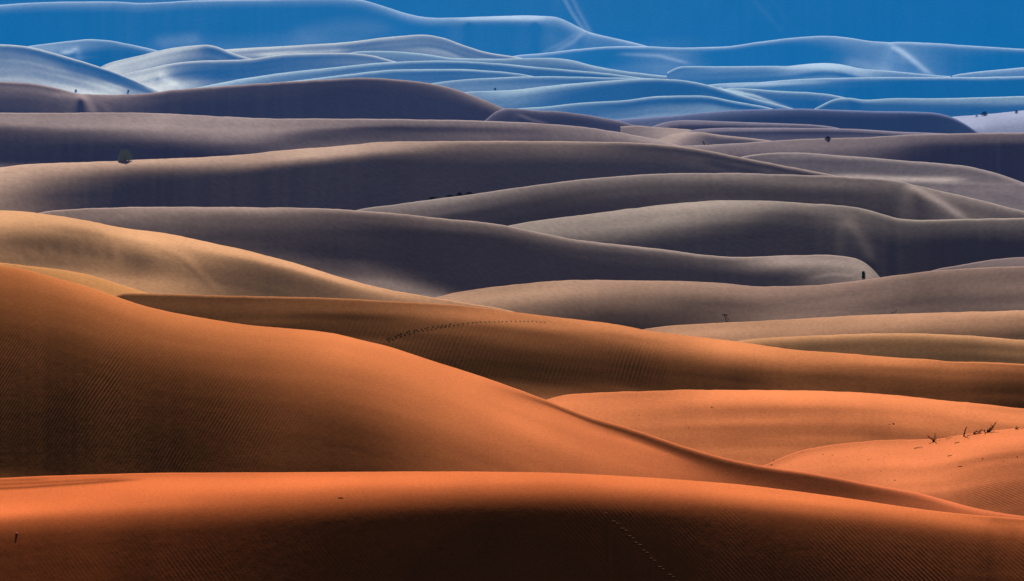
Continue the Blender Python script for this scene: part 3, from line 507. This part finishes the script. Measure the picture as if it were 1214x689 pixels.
def tube(vs, fs, pts, r0, r1, n=6):
    pts = [V3(*p) for p in pts]; base = len(vs)
    for i, p in enumerate(pts):
        d = pts[min(i+1, len(pts)-1)]-pts[max(i-1, 0)]; d /= np.linalg.norm(d)+1e-9
        a = np.cross(d, V3(0.3, 1, .1)); a /= np.linalg.norm(a)+1e-9; b = np.cross(d, a)
        r = r0+(r1-r0)*i/(len(pts)-1)
        for k in range(n): vs.append(p+r*(math.cos(2*math.pi*k/n)*a+math.sin(2*math.pi*k/n)*b))
    for i in range(len(pts)-1):
        for k in range(n): fs.append((base+i*n+k, base+i*n+(k+1) % n, base+(i+1)*n+(k+1) % n, base+(i+1)*n+k))
    fs.append(tuple(base+k for k in range(n))[::-1]); fs.append(tuple(base+(len(pts)-1)*n+k for k in range(n)))
def bent(p0, p1, rg, n=5, w=.12):
    p0 = V3(*p0); p1 = V3(*p1); L = np.linalg.norm(p1-p0); out = []
    off = rg.normal(0, 1, 3)*w*L
    for i in range(n+1):
        t = i/n; out.append(p0+(p1-p0)*t+off*math.sin(math.pi*t)*.6+(rg.normal(0, .02, 3)*L if 0 < i < n else 0))
    return out
def thing(name, loc, label, cat, group=None):
    o = bpy.data.objects.new(name, None); bpy.context.collection.objects.link(o); o.location = tuple(map(float, loc)); o.empty_display_size = .2
    o['label'] = label; o['category'] = cat
    if group: o['group'] = group
    return o
def tag(o, label, cat, group=None):
    o['label'] = label; o['category'] = cat
    if group: o['group'] = group
    return o
dead = plain('dead_wood', (.035, .022, .014), (.012, .008, .006))
stem_m = plain('dark_stem', (.04, .03, .022), (.015, .012, .01))
def leaf_mat(name, haze_glow): return plain(name, (.05, .055, .045), (.015, .02, .02), haze_glow)

def twigs(name, layer, u, v, tips, label, cat='dry plant', group=None, r=.55, side=2, mat=None, seed=1):
    """a dead plant: one limb to each tip (offsets in photo pixels from the base), with side twigs"""
    rg = np.random.default_rng(seed); p, mp = place(layer, u, v); p = V3(*p); vs, fs = [], []
    for (dx, dz, th) in tips:
        a = V3(rg.normal(0, .3)*mp, rg.normal(0, .6)*mp, -.8*mp); b = V3(dx*mp, rg.normal(0, 1.2)*mp, dz*mp)
        path = bent(a, b, rg); tube(vs, fs, path, r*th*mp, r*th*.45*mp)
        for _ in range(side):
            q = path[rg.integers(2, 5)]; L = math.hypot(dx, dz)*mp*rg.uniform(.2, .42)
            an = rg.uniform(.3, 2.6); e = q+V3(math.cos(an), rg.normal(0, .5), abs(math.sin(an))*.8)*L
            tube(vs, fs, bent(q, e, rg, 3), r*th*.4*mp, r*th*.2*mp, 5)
    o = new_obj(name, vs, fs, mat or dead); o.location = tuple(p); return tag(o, label, cat, group)
def shrub(name, layer, u, v, wpx, hpx, label, cat, haze_glow, seed, top=.75, group=None, col=None, back=0.):
    rg = np.random.default_rng(seed); p, mp = place(layer, u, v); p = V3(*p)
    p = p+V3(0, back*mp, -back*mp*.1); root = thing(name, p, label, cat, group)
    W = wpx*mp/2; H = hpx*mp; vs, fs = [], []
    for i in range(9):
        a = rg.uniform(0, 2*math.pi); e = V3(math.cos(a)*W*.55*rg.random(), math.sin(a)*W*.5*rg.random(), H*rg.uniform(.45, .8))
        tube(vs, fs, bent((0, 0, -.1*H), e, rg, 4), .10*W*.5, .03*W*.5, 5)
    new_obj('stem', vs, fs, stem_m, root)
    vs, fs = [], []
    for i in range(int(900 if wpx > 5 else 350)):
        z = rg.random()**.8; rad = W*(1-z*z*top)*math.sqrt(rg.random())*(1+.12*rg.normal())
        a = rg.uniform(0, 2*math.pi); c = V3(math.cos(a)*rad, math.sin(a)*rad, z*H*(1+.05*rg.normal()))
        d = V3(*(rg.normal(0, .5, 2)), rg.uniform(.3, 1.2)); d += c*.5/W; d /= np.linalg.norm(d)
        L = max(H, .5*W)*rg.uniform(.10, .22); w_ = L*.3; sd = np.cross(d, rg.normal(0, 1, 3)); sd /= np.linalg.norm(sd)+1e-9
        b = len(vs); vs += [c-sd*w_, c+sd*w_, c+d*L+sd*w_*.3, c+d*L-sd*w_*.3]; fs.append((b, b+1, b+2, b+3))
    new_obj('foliage', vs, fs, leaf_mat('foliage_'+name+str(seed), haze_glow) if col is None else plain('foliage'+str(seed), col[0], col[1], haze_glow), root, False)
    return root
MA = (.010,.011,.020); BA_ = (.003,.06,.18)
# dry plants on the crest of the bright mound, right
twigs('dry_bush', 'right_mound', 1107.5, 523, [(-7,6,1.2),(.8,10.5,.7),(7,1.8,1.),(-3,4,1.1),(4,3.5,.9)], 'gnarled dead bush with a hooked left branch on the orange mound crest', r=.75, side=3, seed=3)
twigs('dry_sprig', 'right_mound', 1123, 520.5, [(-2,2.5,.7),(1.5,3,.6),(8,2.2,.5),(12,3,.4)], 'low faint dry sprig between the hooked bush and the upright stick', r=.4, seed=5)
twigs('upright_stick', 'right_mound', 1142.3, 517.5, [(3.4,12.6,1.5)], 'single thick bare stick standing upright on the orange mound', 'stick', r=.62, side=0, seed=6)
twigs('dry_sprig', 'right_mound', 1148, 517, [(-2,1.6,.8),(3,1.6,1.),(5,2.2,.6)], 'short flat dry sprig at the foot of the upright stick', r=.55, seed=7)
twigs('dry_bush', 'right_mound', 1154, 515, [(11,6.5,1.),(4,4,1.2),(9,3,1.),(1,3,1.),(12,5,.6),(6,6,.7)], 'low dark dry bush leaning right just past the upright stick', r=.65, side=3, seed=8)
twigs('dry_bush', 'right_mound', 1169, 513.2, [(11.5,13.5,.9),(9,9,.8),(6,5,1.1),(-3,4,1.2),(3,4.5,1.2),(8,4,1.1),(12,2,.9),(12.5,12,.5)], 'widest dark dry bush with two long shoots leaning right', r=.65, side=4, seed=9)
twigs('dry_sprig', 'right_mound', 1205, 509, [(.3,5,1.),(-1.5,2.5,.9),(5,2,1.),(9,3.2,.8)], 'small dry sprig at the right edge of the photo on the mound', r=.6, seed=10)
for (u0, v0, u1, v1, lb) in ((1083.5,532.3,1093.6,531,'longest fallen stick lying on the orange mound left of the others'),(1131.7,525.8,1137.4,524.9,'short fallen stick just below the upright stick'),
                        (1123.5,541.3,1128.5,540.2,'short fallen stick halfway down the mound face'),(1136,553.4,1140.6,553,'fallen stick lowest on the face of the orange mound')):
    (p, mp) = place('right_mound', u0, v0); (q, _) = place('right_mound', u1, v1); p = V3(*p); q = V3(*q); vs, fs = [], []
    rg = np.random.default_rng(int(u0)); tube(vs, fs, bent((0, 0, .5*mp), q-p+V3(0, 0, .5*mp), rg, 4, .08), .45*mp, .3*mp)
    o = new_obj('fallen_stick', vs, fs, dead); o.location = tuple(p); tag(o, lb, 'stick')
# middle distance
shrub('round_bush', 'far_dark', 148, 190.5, 17, 11.5, 'round grey green bush standing alone on the left sand crest', 'bush', (.028,.034,.042), 21, back=3., top=.5, col=((.30,.33,.30),(.07,.09,.09)))  # foliage emission raised to lighten its backlit, dark side
shrub('small_tree', 'dark_long', 1023.5, 331, 4.2, 8.4, 'tiny dark green bush standing upright in the hollow at the right', 'bush', (.002,.010,.010), 22, top=.35, col=((.02,.05,.04),(.008,.02,.018)))
twigs('dry_sprig', 'right_mauve', 1056, 374, [(2,4,1.),(7,7.5,.7),(-1.5,2,1.),(4,4,.8)], 'lone dry sprig leaning right on the mauve dune at the right', r=.6, seed=23)
twigs('dry_brush', 'right_mauve', 858, 373, [(-5,.2,1.),(5,.1,1.2),(-2,.4,1.2),(2,.4,1.2),(8,.1,.6)], 'flat patch of dry brush on the mauve dune below the centre hollow', 'dry brush', r=.45, side=0, seed=24)
for k, (u, v, w_, h_) in enumerate(((513,237.5,16,3.2),(533,234.6,14,3.),(545,232.8,8,4.),(556,230.8,12,2.6))):
    shrub('low_brush', 'far_dark', u, v, w_, h_, ('leftmost dark brush clump at the foot of the grey dune','second dark brush clump from the left along the grey dune foot','third and tallest dark brush clump along the grey dune foot','rightmost dark brush clump along the grey dune foot')[k], 'brush', (.004,.006,.012), 30+k, group='brush clumps at the foot of the grey dune', col=((.02,.02,.02),(.008,.008,.01)))
twigs('forked_twig', 'right_hollow', 836, 172.5, [(-3.5,5.5,1.2),(4,1,1.2),(-1,3,.8)], 'forked dark twig leaning left in the warm sand hollow', r=.6, seed=41)
twigs('dry_sprig', 'sand_lens', 803, 164.5, [(-2,2.2,1.),(2,2.4,1.),(0,1,1.)], 'tiny dry sprig on the warm pale slope left of the forked twig', r=.6, seed=42)
twigs('dry_sprig', 'right_hollow', 851, 172, [(2,1.2,1.),(-2,1,1.)], 'tiny dry sprig right of the forked twig', r=.5, seed=43)
shrub('low_brush', 'right_shoulder', 982, 166, 8, 3.6, 'dark domed brush on the crest of the mauve shoulder', 'brush', (.008,.010,.022), 44, back=4., col=((.03,.03,.035),(.01,.01,.015)))
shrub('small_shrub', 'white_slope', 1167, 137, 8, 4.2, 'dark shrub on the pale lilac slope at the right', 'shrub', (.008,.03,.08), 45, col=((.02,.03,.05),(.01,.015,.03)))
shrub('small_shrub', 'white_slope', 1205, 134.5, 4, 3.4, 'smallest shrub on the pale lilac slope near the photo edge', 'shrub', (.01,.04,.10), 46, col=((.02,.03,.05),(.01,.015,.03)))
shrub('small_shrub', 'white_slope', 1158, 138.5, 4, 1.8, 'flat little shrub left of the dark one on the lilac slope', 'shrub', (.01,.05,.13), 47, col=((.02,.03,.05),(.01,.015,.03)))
bl = [('blue_l1', 160, 112, 9, 5.5, 'dark blue shrub in the bright gap at the foot of the pale left flank'), ('blue_left_front', 152, 109.5, 4, 2.6, 'tiny shrub just left of the dark blue shrub'),
      ('blue_l1', 184, 111, 7, 3.6, 'low blue shrub on the right of the bright gap'), ('blue_left_front', 90, 109, 4, 2.6, 'tiny faint shrub above the grey crest at the left'),
      ('blue_l1', 317, 101.5, 3.6, 3.2, 'tiny shrub on the bright blue strip left of the centre'), ('blue_l0', 587, 107.5, 4, 3., 'tiny blue shrub in the middle of the blue dunes'),
      ('blue_right_low_rise', 1128, 93, 4, 2.4, 'tiny blue shrub on the far right rise'),
      
      ]
for k, (ly, u, v, w_, h_, lb) in enumerate(bl):
    if not (DUNES[ly]['u'][0] < u < DUNES[ly]['u'][-1]): continue
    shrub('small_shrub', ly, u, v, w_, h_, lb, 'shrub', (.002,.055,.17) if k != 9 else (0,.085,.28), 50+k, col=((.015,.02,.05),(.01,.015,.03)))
# clods and litter on the bright mound and the flat orange dune
clod_m = plain('litter', (.16, .07, .035), (.07, .03, .018))
def clod_mesh(seed):
    rg = np.random.default_rng(seed); vs = [(0, 0, .6)]; fs = []; n = 7
    for j, (r, z) in enumerate(((.6, .42), (1., -.1))):
        for k in range(n): a = 2*math.pi*k/n; q = r*rg.uniform(.7, 1.25); vs.append((q*math.cos(a)*1.5, q*math.sin(a), z*rg.uniform(.8, 1.2)))
    for k in range(n): fs.append((0, 1+k, 1+(k+1) % n)); fs.append((1+k, 1+n+k, 1+n+(k+1) % n, 1+(k+1) % n))
    me = bpy.data.meshes.new('litter'); me.from_pydata(vs, [], fs); me.materials.append(clod_m); return me
cms = [clod_mesh(i) for i in range(5)]
rg = np.random.default_rng(99); spots = [(915,551,1.3),(917,546,.9),(914,555,.8),(1061,569.5,1.4),(844,483,1.2),(816,507,.8),(1059,502.5,1.6),(1054,503,1.),(1165,544,1.2),(1206,541.5,1.2),(1190,547,.9),(976,539,1.2),(987,540,1.),(952,536,.9),(1030,545.5,1.3)]
for _ in range(34):
    u = 930+200*rg.random(); v = 529+42*rg.random()**1.3+(1130-u)*.03; spots.append((u, v, rg.uniform(.4, .9)))
for _ in range(10): spots.append((rg.uniform(720, 1050), rg.uniform(467, 500), rg.uniform(.35, .7)))
for k, (u, v, sz) in enumerate(spots):
    on_mound = v > np.interp(u, DUNES['right_mound']['u'], DUNES['right_mound']['V'][0])+1
    ly = 'right_mound' if on_mound else 'orange_flat'
    p, mp = place(ly, u, v); o = bpy.data.objects.new('sand_clod', cms[k % 5]); bpy.context.collection.objects.link(o)
    o.location = p; o.scale = (sz*mp*.8,)*3; o.rotation_euler = (0, 0, rg.uniform(0, 6.28) if k else 0)
    tag(o, 'tiny brown clod lying on the bright orange '+('mound face' if on_mound else 'flat dune'), 'clod', 'tiny clods on the mound' if on_mound else 'tiny clods on the flat dune')
# a lump with its own dent, and a stick, on the foreground dune
lump_m = plain('sand_lump', (.62, .22, .10), (.4, .14, .07))
p, mp = place('front', 20, 632); mp *= .6; vs, fs = [], []
rg = np.random.default_rng(5); n = 12
vs.append((0, 0, .8*mp))
for (r, z) in ((.45, .65), (.8, .3), (1.05, -.5)):
    for k in range(n): a = 2*math.pi*k/n; q = r*rg.uniform(.85, 1.15)*2.6*mp; vs.append((q*math.cos(a)*1.2, q*math.sin(a)*1.5, z*mp*rg.uniform(.85, 1.15)))
for k in range(n): fs.append((0, 1+k, 1+(k+1) % n))
for j in range(2):
    for k in range(n): b = 1+j*n; fs.append((b+k, b+n+k, b+n+(k+1) % n, b+(k+1) % n))
o = new_obj('sand_lump', vs, fs, lump_m); o.location = p; tag(o, 'small crusted lump of sand on the left of the foreground dune', 'lump')
for (u0, v0, u1, v1, lb) in ((401,590.,407,590.5,'short dark stick lying on the foreground dune near its lit crest'),(518,649,526,652.5,'faint pale stick in the black shade of the foreground dune')):
    (p, mp) = place('front', u0, v0); (q, _) = place('front', u1, v1); p = V3(*p); q = V3(*q); vs, fs = [], []
    rg = np.random.default_rng(int(u0)); tube(vs, fs, bent((0, 0, .5*mp), q-p+V3(0, 0, .2*mp), rg, 4, .03), .3*mp, .2*mp)
    o = new_obj('fallen_stick', vs, fs, dead); o.location = tuple(p); tag(o, lb, 'stick')

# footprints: each print a scuffed mound; dark trail has dent shade painted in its colour
def prints(name, layer, pts, wpx, hpx, lift, mat, label):
    vs, fs = [], []
    for (u, v) in pts:
        c, mp = place(layer, u, v); n = 8; b = len(vs)
        vs.append(V3(*c)+V3(0, 0, lift*mp))
        for k in range(n):
            a = 2*math.pi*k/n; q, _ = place(layer, u+wpx*math.cos(a), v-hpx*math.sin(a)); vs.append(V3(*q)+V3(0, -.05*mp, .12*mp))
        for k in range(n): fs.append((b, b+1+k, b+1+(k+1) % n))
    o = new_obj(name, vs, fs, mat); o['kind'] = 'structure'; o['label'] = label
def along(poly, step, rg, jit):
    out = []; L = [0]
    for a, b in zip(poly[:-1], poly[1:]): L.append(L[-1]+math.dist(a, b))
    d = 0
    while d < L[-1]:
        out.append((np.interp(d, L, [p[0] for p in poly])+rg.normal(0, jit), np.interp(d, L, [p[1] for p in poly])+rg.normal(0, jit*.6))); d += step*rg.uniform(.88, 1.12)
    return out
rg = np.random.default_rng(12)
dark_sand = plain('print_shade_sand', (.24, .12, .06), (.15, .07, .035))
TR = [(461,403.7),(478,397),(494,393),(511,390.5),(524,388),(539,385.6),(549,383.4),(560,382.3),(581,381.5),(623,381),(650,382.5)]
prints('footprint_trail', 'ribbed', along(TR, 5.2, rg, .25)+along([(p[0]-3, p[1]-1.6) for p in TR[:6]], 5.0, rg, .7), 1.25, .85, .25, dark_sand, 'curved trail of dark footprints crossing the ribbed brown dune')
warm_sand = plain('lip_sand', (.5, .2, .10), (.36, .13, .06))
FT = [(719,609),(727.6,618.5),(737.7,627),(746,636),(754.6,643.8),(763,653),(771.5,662.4),(781.6,672.5),(793.5,681.7),(802,690)]
prints('footprint_trail', 'front', [(u+rg.normal(0, .8), v) for u, v in FT]+[(u+4, v+2.6) for u, v in FT[1:]], 3.4, 1.1, .55, warm_sand, 'line of footprints going down the dark foreground dune')

# base sand sheet under everything
me = bpy.data.meshes.new('ground'); S = 6000
me.from_pydata([(-S, -200, -60), (S, -200, -60), (S, 9000, -60), (-S, 9000, -60)], [], [(0, 1, 2, 3)])
g = bpy.data.objects.new('ground', me); bpy.context.collection.objects.link(g); g['kind'] = 'structure'
me.materials.append(sand_material('sand_ground', (.35, .2, .12), (.35, .2, .12), NO, 0, .3))
print('DEPTHS', {k: (round(float(d['Y'][0].min())), round(float(d['Y'][0].max()))) for k, d in DUNES.items()})
